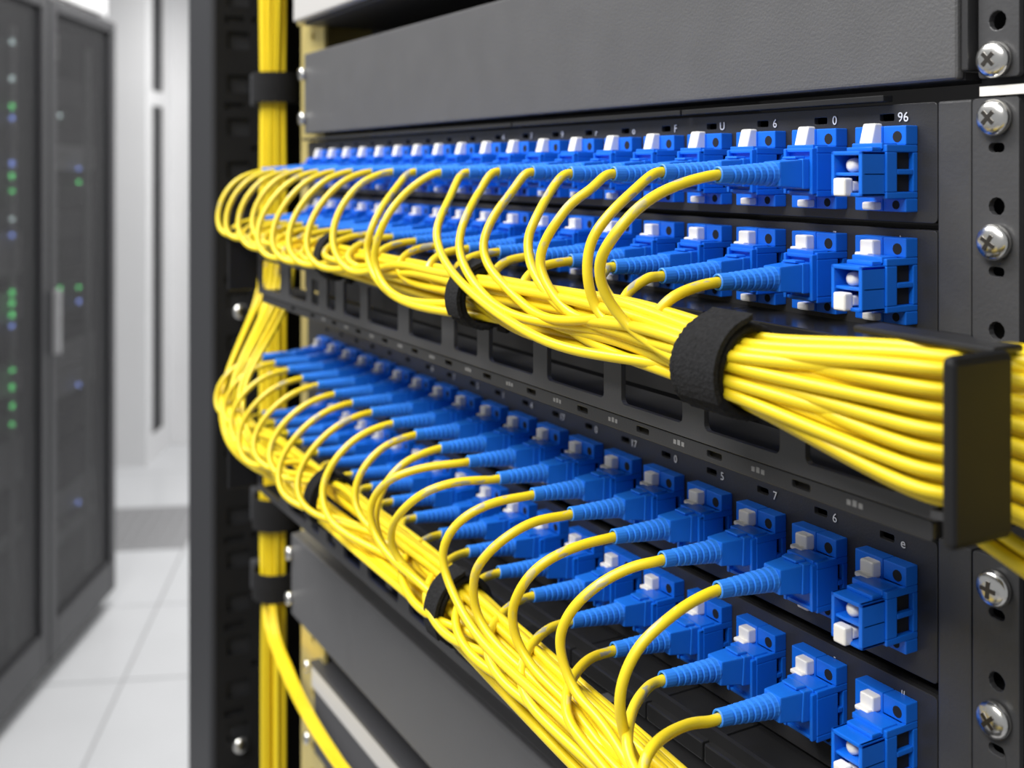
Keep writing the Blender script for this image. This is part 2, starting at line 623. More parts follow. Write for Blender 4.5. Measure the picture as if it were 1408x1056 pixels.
def blank(z0, z1, v, label):
    b = empty('blank_panel', (0, 0, 0), label=label, cat='panel', group='grey blanking panels')
    vbox('face', UL, UR, v - .003, v, z0, z1, M_BLANK, b, bevel=.0012, segs=3)
    vbox('return_edge', UL, UR, -.012, v - .0031, z1 - .0018, z1, M_BLANK, b)
    vbox('return_edge', UL, UR, -.012, v - .0031, z0, z0 + .0018, M_PANEL, b)
    vbox('end_cap', UR + .0004, UR + .0022, -.012, v - .001, z0 + .002, z1, M_PANEL, b, bevel=.0004)
    for z in (z0 + .009, z1 - .012):
        screw(b, UL - .0005, v + .0002, z, .95, random.uniform(0, 1.5))
    return b


blank(.0205, .068, .004, 'grey textured blank panel above the top row of blue adapters')
blank(-.262, -.2145, .012, 'grey blank panel below the lower cable manager')

dv = empty('rack_device', label='pale grey device with dark underside at the top photo edge', cat='device')
vbox('front', UL + .004, .0, .006, .012, .086, .135, M_LIGHTDEV, dv, bevel=.001)
vbox('body', UL + .006, -.002, -.40, .0055, .084, .133, M_GREYDEV, dv)
screw(dv, UL - .003, .004, .091, .9)
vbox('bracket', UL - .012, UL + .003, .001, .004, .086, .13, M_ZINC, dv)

dv = empty('rack_device', label='dark lidded device with pale front at the bottom photo edge', cat='device')
vbox('front', UL + .004, .0, -.004, .001, -.3055, -.2935, M_LIGHTDEV, dv, bevel=.0008)
vbox('lid', UL + .003, .0, -.30, .0015, -.2932, -.2905, M_GREYDEV, dv, bevel=.0008)
vbox('body', UL + .004, -.002, -.30, -.0045, -.345, -.2935, M_GREYDEV, dv)
vbox('lower_front', UL + .004, .0, -.0044, -.001, -.345, -.306, M_GREYDEV, dv)
screw(dv, UL - .004, .0, -.297, .9)
screw(dv, UL - .004, .0, -.340, .9)

# ------------------------------------------------------------------ adapter meshes (origin: right edge on the panel face, vertical centre)
mm = .001


def B(bm, x0, x1, v0, v1, z0, z1):
    return bbox(bm, x0 * mm, x1 * mm, -v1 * mm, -v0 * mm, z0 * mm, z1 * mm)


def adapter_mesh(open_port):
    bm = bmesh.new()
    # two halves of the mounting ear
    B(bm, -16, -7.15, 0, 4.2, -10.5, 10.5)
    B(bm, -6.95, 0, 0, 4.2, 5.8, 10.5)
    B(bm, -6.95, 0, 0, 4.2, -10.5, -7.2)
    # body A: walls that leave two openings in the right side
    B(bm, -10.0, -1.4, 4.0, 10.8, -7.0, 5.6)
    B(bm, -6.9, -1.4, 0, 4.0, -7.2, 4.6)
    B(bm, -1.4, 0, 0.0, 10.8, 4.0, 5.8)          # top of right wall
    B(bm, -1.4, 0, 0.0, 10.8, -7.2, -5.6)        # bottom
    fv = 7.2 if open_port else 3.4
    B(bm, -1.4, 0, fv, 10.8, -5.6, 4.0)          # front part of right wall
    B(bm, -1.4, 0, 0.0, 1.6, -5.6, 4.0)
    B(bm, -1.4, 0, 1.6, fv, -1.4, -0.1)          # middle web
    # stepped top plate
    B(bm, -10.4, -1.0, 6.0, 11.3, 4.7, 6.2)
    if open_port:
        # shell B with two cells
        B(bm, -10.2, -9.2, 10.8, 18.6, -6.6, 4.2)
        B(bm, -1.6, -0.5, 10.8, 18.6, -6.6, 4.2)
        B(bm, -10.2, -0.5, 10.8, 18.6, 3.2, 4.2)
        B(bm, -10.2, -0.5, 10.8, 18.6, -6.6, -5.7)
        B(bm, -10.2, -0.5, 10.8, 18.0, -1.7, -0.9)
        B(bm, -9.4, -1.4, 10.8, 14.2, 4.2, 5.2)
    else:
        # collar frame round the plug
        B(bm, -10.6, -9.6, 10.4, 12.4, -6.6, 5.2)
        B(bm, -1.2, -0.2, 10.4, 12.4, -6.6, 5.2)
        B(bm, -10.6, -0.2, 10.4, 12.0, 4.3, 5.3)
        B(bm, -10.6, -0.2, 10.4, 12.0, -6.6, -5.7)
    return finish(bm, 'adapter', M_BLUE, bevel=.00028, segs=2)


A_OPEN, A_PLUG = adapter_mesh(True), adapter_mesh(False)
_bm = bmesh.new()
B(_bm, -1.36, -1.30, 1.7, 7.1, -5.5, 3.9)
SOCKET = finish(_bm, 'socket_opening', M_DARK)
_bm = bmesh.new()
vs = B(_bm, -11.6, -7.6, 3.6, 6.3, 5.4, 11.2)
for v_ in _bm.verts:      # sloping tongue: foot reaches further out than the head
    if v_.co.z < .008 and v_.co.y < -.005:
        v_.co.y -= .0016
LATCH = finish(_bm, 'latch', M_WHITE, bevel=.0006, segs=3)
_bm = bmesh.new()
B(_bm, -12.0, -7.7, 3.9, 7.0, 5.8, 9.7)
B(_bm, -12.3, -7.9, 3.9, 8.6, 5.5, 6.7)
LATCH_LOW = finish(_bm, 'latch', M_WHITE, bevel=.0006, segs=3)
_bm = bmesh.new()
B(_bm, -11.6, -7.6, 3.8, 6.6, -10.2, -8.2)
LATCH2 = finish(_bm, 'latch', M_WHITE, bevel=.0005, segs=2)
_bm = bmesh.new()
lathe_bm(_bm, [(.0014, 0), (.0014, -.00012)], 'y', 12, (-.0026, -.00415, .0078))
lathe_bm(_bm, [(.0011, 0), (.0011, -.00012)], 'y', 12, (-.0030, -.00415, -.0088))
EARHOLE = finish(_bm, 'screw_hole', M_DARK)
_bm = bmesh.new()
bbox(_bm, -.0079, -.0040, -.0205, -.0176, -.0066, -.0022)
bbox(_bm, -.0068, -.0040, -.0178, -.0120, -.0055, -.0030)
DUST = finish(_bm, 'dust_plug', M_WHITE, bevel=.0007, segs=3)
_bm = bmesh.new()
lathe_bm(_bm, [(.0010, .0), (.0017, -.0010), (.0019, -.003), (.0016, -.0045), (.0008, -.005)], 'y', 14, (-.0058, -.0120, .0008))
DUST2 = finish(_bm, 'ferrule_cap', M_WHITE, smooth=True)
_bm = bmesh.new()
B(_bm, -9.1, -1.7, 10.85, 11.0, -5.6, 3.1)
PORTBACK = finish(_bm, 'port_back', M_DARK)

# plug and strain-relief boot (origin: plug axis at the panel face; points outwards, -Y)
_bm = bmesh.new()
B(_bm, -4.0, 4.0, 9.5, 14.5, -3.9, 3.9)
B(_bm, -3.7, 3.7, 14.4, 21.5, -3.7, 3.7)
for v_ in _bm.verts:
    if v_.co.y < -.021:
        v_.co.x *= .82
        v_.co.z *= .86
B(_bm, -2.4, 2.4, 12.0, 15.6, 3.8, 4.5)
PLUG = finish(_bm, 'plug_body', M_BLUEC, bevel=.0006, segs=2)
_bm = bmesh.new()
prof = [(.0030, -.0208), (.0032, -.0216)]
t = -.0219
for k in range(7):
    r = .0031 - .00013 * k
    prof += [(r, t), (r, t - .0012), (r - .00055, t - .0013), (r - .00055, t - .0019)]
    t -= .0020
prof += [(.0022, t), (.00215, -.0392), (.0019, -.0394), (.0016, -.0393), (.0015, -.0375)]
lathe_bm(_bm, prof, 'y', 18, cap=False)
BOOT = finish(_bm, 'boot', M_BOOT)
for p_ in BOOT.polygons:
    p_.use_smooth = False
VT = .0385
NA, PITCH, U0 = 19, .0224, -.0057

# ------------------------------------------------------------------ patch panels (one per row of adapters)
ORD = ['first', 'second', 'third', 'fourth', 'fifth', 'sixth', 'seventh', 'eighth', 'ninth', 'tenth', 'eleventh', 'twelfth',
       'thirteenth', 'fourteenth', 'fifteenth', 'sixteenth', 'seventeenth', 'eighteenth', 'nineteenth']
ROWS = [  # centre z, panel top, panel bottom, plug axis offset, row name
    (0.0, .0160, -.0131, -.0012, 'top row of adapters'),
    (-.0273, -.0148, -.0402, -.0008, 'second row of adapters'),
    (-.1067, -.0893, -.1232, .0012, 'third row of adapters'),
    (-.1398, -.1262, -.1590, .0012, 'bottom row of adapters'),
]
TEXT_CACHE = {}


def text_mesh(s, size):
    key = (s, size)
    if key not in TEXT_CACHE:
        cu = bpy.data.curves.new('port_number', 'FONT')
        cu.body, cu.size, cu.extrude = s, size, .00004
        cu.align_x = 'CENTER'
        cu.resolution_u = 3
        ob = bpy.data.objects.new('port_number', cu)
        COL.objects.link(ob)
        bpy.context.view_layer.update()
        me = bpy.data.meshes.new_from_object(ob)
        bpy.data.objects.remove(ob, do_unlink=True)
        me.materials.clear()
        me.materials.append(M_INK)
        TEXT_CACHE[key] = me
    return TEXT_CACHE[key]


MARKS = [['96', '0', '6', 'U', 'F', 'o', 'r', '9', '7', '4'],
         ['ke', '7', 'o'],
         ['e', '6', '7', '5', '0', '17', '0', '17', '4', '1', '2', '7', '8'],
         ['u', '-']]
PANEL_LABELS = ['black patch panel carrying the top row of blue adapters',
                'black patch panel carrying the second row of blue adapters, above the upper cable manager',
                'black patch panel with blue adapters directly below the upper cable manager',
                'black patch panel carrying the bottom row of blue adapters']
for r, (zc, zt, zb, zo, rn) in enumerate(ROWS):
    pn = empty('patch_panel', (0, 0, 0), label=PANEL_LABELS[r], cat='patch panel', group='blue patch panels')
    big = r in (0, 2)
    holes = []
    zs = zc + (.0128 if r == 0 else .0146)
    for i in range(NA):
        ux = U0 - PITCH * i
        if big:
            holes.append(rrect(ux - .0118, ux - .0072, zs - .0009, zs + .0009, .0004, 2))
    plate('faceplate', rrect(-.452, .0, zb, zt, .0012, 3), holes, 0.0, .0016, M_PANEL, pn, bevel=.0004)
    vbox('top_edge', -.452, .0, -.02, -.0017, zt - .0016, zt, M_RAILM, pn)
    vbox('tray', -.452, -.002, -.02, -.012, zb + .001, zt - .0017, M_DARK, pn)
    for i in range(NA):
        ux = U0 - PITCH * i
        a = mesh_obj('adapter', A_OPEN if i == 0 else A_PLUG, pn, (ux, 0, zc))
        mesh_obj('latch', LATCH if r == 0 else LATCH_LOW, a)
        mesh_obj('latch', LATCH2, a)
        mesh_obj('screw_hole', EARHOLE, a)
        mesh_obj('socket_opening', SOCKET, a)
        if i == 0:
            a['label'] = 'empty blue adapter with white dust caps'
            mesh_obj('dust_plug', DUST, a)
            mesh_obj('ferrule_cap', DUST2, a)
            mesh_obj('port_back', PORTBACK, a)
        if i < len(MARKS[r]):
            s = MARKS[r][i]
            t = mesh_obj('port_number', text_mesh(s, .0034 if big else .0024), pn,
                         (ux - .0042, -.0003, (zs - .0012) if big else zt - .0033))
            t.rotation_euler = (math.pi / 2, 0, 0)

# segmented lip above the top row
lip = empty('lip_strip', label='thin black lip strip in segments above the top row', cat='strip')
e0 = -.45
for e1 in (u_at(716, 0), u_at(951, 0), -.012):
    vbox('segment', e0, e1 - .0008, .0005, .004, .0166, .0182, M_RAILM, lip, bevel=.0003)
    e0 = e1

# strip between the manager plate and row three
st = empty('filler_strip', label='narrow black filler strip with worn print under the upper manager', cat='strip')
holes = []
for k in range(13):
    x = .002 - .029 * k
    holes.append(rrect(x - .0055, x, -.0703, -.0687, .0004, 2))
plate('face', rrect(-.40, .034, -.0716, -.0676, .0006, 2), holes, -.0434, .0012, M_PANEL, st, bevel=.0003)
vbox('backing', -.399, .033, .040, .0415, -.0714, -.0678, M_DARK, st)
for k in range(12):
    x = .0125 - .029 * k
    for j in range(3):
        vbox('worn_print', x + j * .0016, x + j * .0016 + .0011, .0434, .04345, -.0700, -.0689 + .0002 * (j % 2), M_SMUDGE, st)

# ------------------------------------------------------------------ right hand brackets with screws
def bracket(z0, z1, screws, holes_, slots, label):
    b = empty('rack_bracket', label=label, cat='bracket', group='bracket flanges at the right rail')
    hl = [circ(.0166, z, .0021, 12) for z in holes_] + \
         [rrect(.0145, .0186, z - .0011, z + .0011, .001, 3) for z in slots]
    vbox('side_plate', .0006, .0098, -.012, .0006, z0, z1, M_FLANGE, b, bevel=.0006)
    plate('flange', rrect(.0103, .0222, z0, z1, .0008, 2), hl, -.0008, .0018, M_FLANGE, b, bevel=.0004)
    for z in screws:
        screw(b, .0166, .0008, z, 1.0, random.uniform(0, 1.5))
    return b


def zr(py, px=1370, v=.001):
    return Wp(px, py, v).z


bracket(zr(470), zr(134), [zr(162), zr(333)], [zr(284), zr(455)], [zr(203), zr(374)],
        'charcoal bracket with two chrome screws beside the two upper rows')
bracket(-.168, zr(768), [zr(808), zr(988)], [zr(938)], [zr(845), zr(1032)],
        'charcoal bracket with two chrome screws beside the two lower rows')
b = empty('rack_bracket', label='charcoal flange with one chrome screw at the top right corner', cat='bracket', group='bracket flanges at the right rail')
plate('flange', rrect(.0118, .0222, .0205, .068, .0008, 2), [circ(.0168, zr(28), .0022, 12)], -.0008, .0018, M_FLANGE, b, bevel=.0004)
screw(b, .0166, .0008, zr(82), 1.0, .8)
wlb = vbox('label_strip', .0125, .026, .0002, .0012, zr(131), zr(118), M_WHITE)
tag(wlb, 'short white label strip between two right brackets', 'label')

# ------------------------------------------------------------------ cable managers
PV = .044
WIN_PX = [(358, 385), (397, 421), (449, 461), (472, 495), (505, 547), (562, 607), (624, 656), (672, 733), (752, 830), (854, 938), (968, 1072), (1107, 1235)]


def manager(dz, label, railz):
    m = empty('cable_manager', (0, 0, 0), label=label, cat='cable manager', group='black horizontal cable managers')
    ul, ur = u_at(312, .06), .052
    holes = []
    for a, b_ in WIN_PX:
        x0, x1 = u_at(a, PV), u_at(b_, PV)
        holes.append(rrect(x0, x1, dz - .0640, dz - .0490, .0016, 4))
    x = u_at(441, PV)
    holes.append(rrect(u_at(428, PV), u_at(438, PV), dz - .0640, dz - .052, .001, 3))
    plate('slotted_plate', rrect(ul + .003, .036, dz - .0672, dz - .0452, .001, 3), holes, -PV, .0016, M_MANAGER, m, bevel=.0004)
    vbox('bottom_lip', ul + .003, .036, .022, PV - .0017, dz - .0672, dz - .0658, M_DARK, m)  # near-black colour paints in the shade behind the plate's windows
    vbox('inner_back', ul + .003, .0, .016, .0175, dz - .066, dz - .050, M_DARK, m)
    # end caps
    for nm, x0, x1 in (('end_cap', ul, ul + .0026), ('end_cap', ur - .0028, ur)):
        plate(nm, [(-PV, dz - .0655), (-.0600, dz - .0655), (-.0600, dz - .0320), (-PV, dz - .0320)], [], x1, x1 - x0, M_CAP, m, bevel=.0016, axis='x')
    vbox('cap_foot', .0365, ur - .003, PV - .003, PV + .003, dz - .0655, dz - .0640, M_MANAGER, m)
    vbox('top_bar', .016, ur - .003, .037, .0455, dz - .0335, dz - .0320, M_FRAME, m, bevel=.0006)
    # glossy rail under the adapters, in segments
    e0 = -.45
    for e1 in (-.366, -.282, -.20, -.13, u_at(889, .02), u_at(968, .02), .0):
        vbox('rail_segment', e0, e1 - .0007, -.001, .020, railz - .0052, railz, M_RAILM, m, bevel=.0005)
        e0 = e1
    for k in range(7):
        x = -.42 + .062 * k
        vbox('rail_finger', x, x + .006, .0176, .0425, railz - .0095, railz - .0060, M_MANAGER, m, bevel=.0004)
    return m


LOW = -.1065
manager(0.0, 'upper black cable manager with rectangular windows and square end cap', -.0397)
manager(LOW, 'lower black cable manager running down to the bottom photo edge', -.1600)

# ------------------------------------------------------------------ patch cables
RC = .00138
SP = .00275
N_ROW = NA - 1


def hex_slots(n, front_last=True, SP=SP):
    pts = []
    for a in range(-7, 8):
        for b_ in range(-7, 8):
            x = (a + b_ * .5) * SP
            y = b_ * SP * .866
            pts.append((math.hypot(x, y) + .0001 * a, y, x))
    pts.sort()
    pts = [(x, y) for _, x, y in pts[:n]]
    if front_last:                       # the first cables lie at the back and top, later ones pile up in front
        pts.sort(key=lambda q: q[0] - .35 * q[1])
    return pts


def bundle_r(n):
    return SP * .525 * math.sqrt(max(n, 1)) + .0008


def ramp(x, pts):
    if x <= pts[0][0]:
        return pts[0][1]
    for (a, fa), (b_, fb) in zip(pts, pts[1:]):
        if x <= b_:
            return fa + (fb - fa) * (x - a) / (b_ - a)
    return pts[-1][1]


class Unit:
    def __init__(s, low):
        s.low = low
        if low:
            s.zc = [(-.42, -.1385), (-.25, -.1385), (-.16, -.1410), (-.055, -.1490), (.06, -.160)]
            s.n = 43
        else:
            s.zc = [(-.42, -.0380), (-.25, -.0390), (-.15, -.0410), (-.05, -.0398), (-.0125, -.0432), (.06, -.047)]
            s.n = 36
        s.slots = hex_slots(s.n, True, .0025)
        s.R = bundle_r(s.n) * .91
        if low:      # the strands from above take the lowest places
            lowest = sorted(s.slots, key=lambda q: q[1])[:7]
            s.slots = lowest + [q for q in s.slots if q not in lowest]
        s.used = 0

    def centre(s, u):
        return .0465 + s.R, ramp(u, s.zc)

    def at(s, u, k):
        v, z = s.centre(u)
        dv_, dz_ = s.slots[k]
        wob = .0004 * math.sin(u * 40 + k * 1.7)
        return P(u, v + dv_ + wob, z + dz_ + .0004 * math.cos(u * 37 + k))

    def extent(s, n):
        q = s.slots[:min(n + 7, s.n)] if s.low else s.slots[:n]
        v0, v1 = min(a for a, _ in q), max(a for a, _ in q)
        z0, z1 = min(b_ for _, b_ in q), max(b_ for _, b_ in q)
        return (v0 + v1) / 2, (z0 + z1) / 2, (v1 - v0) / 2 + RC, (z1 - z0) / 2 + RC


U_UP, U_LO = Unit(False), Unit(True)

# photo traces of the nearest cables: (pixel x, pixel y, distance in front of the panels)
TRACE = {
    (0, 1): [(988, 246, .0385), (916, 263, .053), (875, 288, .061), (845, 322, .0665), (826, 353, .068), (824, 375, .0675), (831, 402, .066), (850, 432, .063), (880, 462, .060)],
    (0, 2): [(911, 247, .0385), (870, 268, .049), (840, 295, .056), (815, 326, .0605), (807, 356, .062), (809, 390, .062), (820, 425, .060), (850, 455, .059)],
    (0, 3): [(845, 247, .0385), (810, 266, .048), (784, 283, .053), (766, 305, .057), (747, 336, .060), (742, 365, .061), (757, 400, .0605), (790, 437, .059)],
    (0, 4): [(795, 247, .0385), (757, 275, .049), (737, 309, .056), (727, 331, .058), (730, 365, .059), (750, 400, .059), (785, 435, .058)],
    (0, 5): [(736, 246, .0385), (705, 268, .046), (682, 296, .053), (668, 322, .057), (664, 344, .0585), (673, 368, .059), (703, 402, .060), (752, 442, .061)],
    (0, 6): [(689, 246, .0385), (660, 268, .047), (640, 302, .056), (631, 331, .0595), (634, 357, .061), (658, 398, .062), (708, 437, .063)],
    (0, 7): [(647, 245, .0385), (619, 275, .049), (605, 302, .056), (599, 324, .059), (609, 358, .062), (641, 396, .064), (700, 442, .066), (780, 482, .066)],
    (0, 8): [(609, 245, .0385), (562, 266, .051), (532, 300, .0605), (517, 336, .064), (515, 362, .064), (527, 392, .063), (560, 415, .062)],
    (0, 9): [(575, 246, .0385), (546, 264, .048), (524, 292, .057), (509, 322, .062), (504, 345, .063), (511, 373, .063), (535, 403, .0625), (580, 424, .062)],
    (1, 1): [(1005, 377, .0385), (967, 386, .0455), (930, 403, .052), (906, 429, .055), (899, 451, .0555), (903, 473, .055), (916, 490, .0545)],
    (1, 2): [(947, 359, .0385), (916, 366, .044), (882, 388, .050), (865, 408, .053), (862, 429, .054), (870, 451, .054), (890, 475, .054)],
    (1, 3): [(889, 352, .0385), (862, 360, .043), (843, 374, .047), (836, 391, .049), (842, 413, .051), (862, 440, .052)],
    (2, 1): [(990, 833, .0385), (939, 852, .050), (907, 873, .057), (878, 897, .0625), (858, 932, .066), (852, 963, .067), (855, 993, .066), (865, 1030, .064)],
    (2, 2): [(911, 768, .0385), (869, 778, .047), (829, 797, .054), (795, 825, .060), (777, 851, .0625), (769, 879, .0635), (776, 917, .063), (795, 958, .062), (835, 1000, .061)],
    (2, 3): [(846, 735, .0385), (795, 748, .050), (752, 768, .059), (724, 793, .064), (706, 828, .066), (704, 850, .066), (712, 885, .065), (740, 928, .063), (790, 975, .061)],
    (2, 4): [(785, 705, .0385), (730, 716, .052), (690, 740, .061), (662, 768, .066), (650, 795, .067), (655, 845, .066), (687, 892, .064), (740, 940, .062)],
    (2, 5): [(730, 676, .0385), (672, 688, .053), (632, 710, .062), (611, 738, .066), (606, 770, .067), (624, 819, .066), (655, 873, .066), (705, 925, .066), (770, 984, .066)],
    (2, 6): [(687, 655, .0385), (630, 660, .053), (585, 674, .063), (555, 698, .068), (538, 725, .069), (540, 755, .067), (565, 790, .063)],
    (2, 7): [(645, 632, .0385), (585, 640, .053), (535, 657, .064), (513, 682, .068), (508, 707, .069), (517, 738, .068), (540, 770, .066), (580, 803, .065)],
    (3, 1): [(1003, 980, .0385), (958, 990, .048), (922, 1006, .057), (897, 1028, .064), (884, 1055, .068), (888, 1088, .0685)],
    (3, 2): [(918, 934, .0385), (892, 945, .046), (874, 967, .055), (864, 998, .063), (863, 1030, .067), (874, 1062, .068)],
    (3, 3): [(848, 893, .0385), (810, 905, .049), (787, 930, .058), (777, 962, .064), (784, 996, .067), (815, 1036, .067)],
    (3, 4): [(789, 855, .0385), (752, 866, .049), (727, 891, .058), (716, 925, .064), (722, 958, .067), (755, 998, .067)],
    (3, 5): [(736, 820, .0385), (703, 832, .049), (680, 855, .058), (669, 884, .064), (676, 916, .067), (710, 956, .067)],
    (3, 6): [(689, 790, .0385), (658, 800, .049), (636, 821, .058), (625, 848, .064), (633, 880, .067), (665, 918, .067)],
    (3, 7): [(647, 762, .0385), (617, 772, .049), (596, 790, .058), (585, 815, .064), (592, 846, .067), (625, 884, .067)],
    (3, 8): [(609, 738, .0385), (580, 747, .049), (560, 764, .058), (551, 787, .064), (560, 816, .067), (590, 848, .067)],
}

cables = []
for r in range(4):
    for i in range(1, NA):
        cables.append((U0 - PITCH * i - .0053, r, i))
cables.sort(key=lambda c: (c[0], c[1]))

# strands that come down from behind the upper manager join the lower bundle first
N_DROP = 7
for k in range(N_DROP):
    slot = U_LO.used
    U_LO.used += 1
    du = .0036 * k
    e = empty('fiber_cable', label='yellow cable dropping from behind the upper manager into the lower left loop', cat='cable',
              group='yellow cables dropping into the lower left loop')
    f = k / (N_DROP - 1)
    a = Wp(356 + 44 * f, 398, .018)
    jx, jv = random.Random(k).uniform(-3, 3), .0022 * (k % 2)
    pts = [a + Vector((0, .003, .03)), a, Wp(343 + 44 * f + jx, 432, .026 + jv), Wp(325 + 38 * f + jx, 475, .042 + jv),
           Wp(308 + 31 * f + jx, 520, .054 + jv), Wp(301 + 30 * f + jx, 562, .0615 + jv), Wp(312 + 34 * f, 607, .0630 + jv), Wp(346 + 40 * f, 642 - 6 * f, .0620)]
    u = pts[-1].x + .03
    while u < .06:
        pts.append(U_LO.at(u, slot))
        u += .03
    tube('jacket', smooth_path(catmull(pts), 10), RC, M_CABLE, e, 8)

upper_tail = []
for (u0, r, i) in cables:
    zc, zt, zb, zo, rn = ROWS[r]
    un = U_UP if r < 2 else U_LO
    slot = un.used
    un.used += 1
    rnd = random.Random(r * 100 + i)
    zt_ = zc + zo
    lab = 'yellow cable in the %s plugged port from the right, %s' % (ORD[i - 1], rn)
    e = empty('fiber_cable', (u0, 0, zt_), label=lab, cat='cable', group='yellow cables plugged into the patch panels')
    pit = -math.radians((0, 0, 2.6, 4.2)[r] + rnd.uniform(-.6, .6))
    pl = mesh_obj('plug', PLUG, e)
    pl.rotation_euler = (pit, 0, 0)
    bo = mesh_obj('boot', BOOT, pl)
    tip = P(u0, (VT - .001) * math.cos(pit), zt_ - (VT - .001) * math.sin(pit))
    if (r, i) in TRACE:
        tr = [Wp(*q) for q in TRACE[(r, i)]]
        d = tip - tr[0]
        n = len(tr)
        pts = [tip - Vector((0, -.004 * math.cos(pit), .004 * -math.sin(pit))), tip, tip + Vector((0, -.004, -.0002))]
        for k in range(1, n):
            w = max(0, 1 - k / (n * .6))
            pts.append(tr[k] + d * w)
    else:
        s = rnd.uniform(-1, 1)
        zb_ = un.centre(u0 + .01)[1]
        if r in (0, 2):
            out = .0615 + .002 * s + (.003 if r == 2 else 0)
            D = zt_ - zb_ + .003 * s
            lead = .0005 if r == 2 else .001
        else:
            out = .0560 + .0025 * s + (.010 if r == 3 else 0)
            D = max(zt_ - zb_, .010) + .002 * s
            lead = .002 if r == 1 else -.002
        zt_ = tip.z
        g = out - VT
        p0 = tip - Vector((0, -.004 * math.cos(pit), -.004 * math.sin(pit)))
        if r == 3:           # hidden ones: straight into the back of the bundle
            pts = [p0, tip, P(u0, VT + .005, zt_), P(u0 + .006, .0475, zt_ - .0005), P(u0 + .018, .0505, zb_ + .004)]
        else:
            w = min(1, max(0, (i - 8) / 3)) * (1 - .7 * min(1, max(0, (i - 14) / 4)))     # far cables sweep lower before turning
            g += .0065 * w
            out = VT + g
            mixf = lambda a, b_: a + (b_ - a) * w
            pts = [p0, tip, P(u0, VT + .12 * g, zt_ - .01 * D), P(u0 - .001, VT + mixf(.55, .42) * g, zt_ - .10 * D),
                   P(u0 - .001 + lead - .002 * w, VT + mixf(.90, .76) * g, zt_ - mixf(.36, .36) * D),
                   P(u0 + lead * 2 - .003 * w, VT + mixf(1, .96) * g, zt_ - .66 * D), P(u0 + .009 + lead - .006 * w, out - mixf(.002, 0), zt_ - .90 * D)]
            if w > .5:
                pts.append(P(pts[-1].x + .010, out - .004, zt_ - 1.04 * D))
    uj = pts[-1].x + .030
    if r < 2:
        u = uj
        if u > -.012:
            u = -.012
        while u < -.004:
            pts.append(un.at(u, slot))
            u += .028
        pts.append(un.at(-.004, slot))
        upper_tail.append([e, pts, slot])
    else:
        u = uj
        while u < .07:
            pts.append(un.at(u, slot))
            u += .028
        loc = Vector(e.location)
        tube('jacket', [q - loc for q in smooth_path(catmull(pts), 10)], RC, M_CABLE, e)

# fan of the upper bundle to the right end cap: the front ones spread over the plate, the rest pass above it
upper_tail.sort(key=lambda c: -U_UP.slots[c[2]][0])
front, rest = upper_tail[:15], upper_tail[15:]
front.sort(key=lambda c: -U_UP.slots[c[2]][1])
rest.sort(key=lambda c: -U_UP.slots[c[2]][1])
for k, (e, pts, slot) in enumerate(front):
    f = k / (len(front) - 1)
    ze = -.0350 - .0268 * f
    ve = .0476 + (.0028 if k % 2 else 0)
    s0 = pts[-1]
    pts.append(P(.014, s0.y * -.55 + ve * .45 + .001, s0.z * .58 + ze * .42))
    pts.append(P(.030, ve + .0012, s0.z * .12 + ze * .88))
    pts.append(P(.0385, ve - .001, ze))
    pts.append(P(.0455, ve - .0085, ze - .0008))
    pts.append(P(.056, .0325 + .002 * (k % 2), ze - .002 - .004 * f))
    pts.append(P(.085, .030, ze - .004 - .008 * f))
for k, (e, pts, slot) in enumerate(rest):
    if k >= len(rest) - 5:
        q = k - (len(rest) - 5)
        pts.append(P(.010, .039 - .001 * q, -.049 - .001 * q))
        pts.append(P(.024, .033 - .0015 * (q % 3), -.0625 - .0015 * q))
        pts.append(P(.038, .030 - .0018 * (q % 3), -.0705 - .0012 * q))
        pts.append(P(.060, .027, -.0765 - .0016 * q))
        pts.append(P(.090, .026, -.079 - .0016 * q))
    else:
        ze = -.0345 - .0032 * (k % 4)
        ve = .0440 - .0033 * (k // 4)
        pts.append(P(.016, ve + .004, ze * .6 + pts[-1].z * .4))
        pts.append(P(.032, ve, ze))
        pts.append(P(.056, ve - .010, ze - .001))
        pts.append(P(.085, ve - .014, ze - .003))
for e, pts, slot in upper_tail:
    loc = Vector(e.location)
    tube('jacket', [q - loc for q in smooth_path(catmull(pts), 10)], RC, M_CABLE, e)


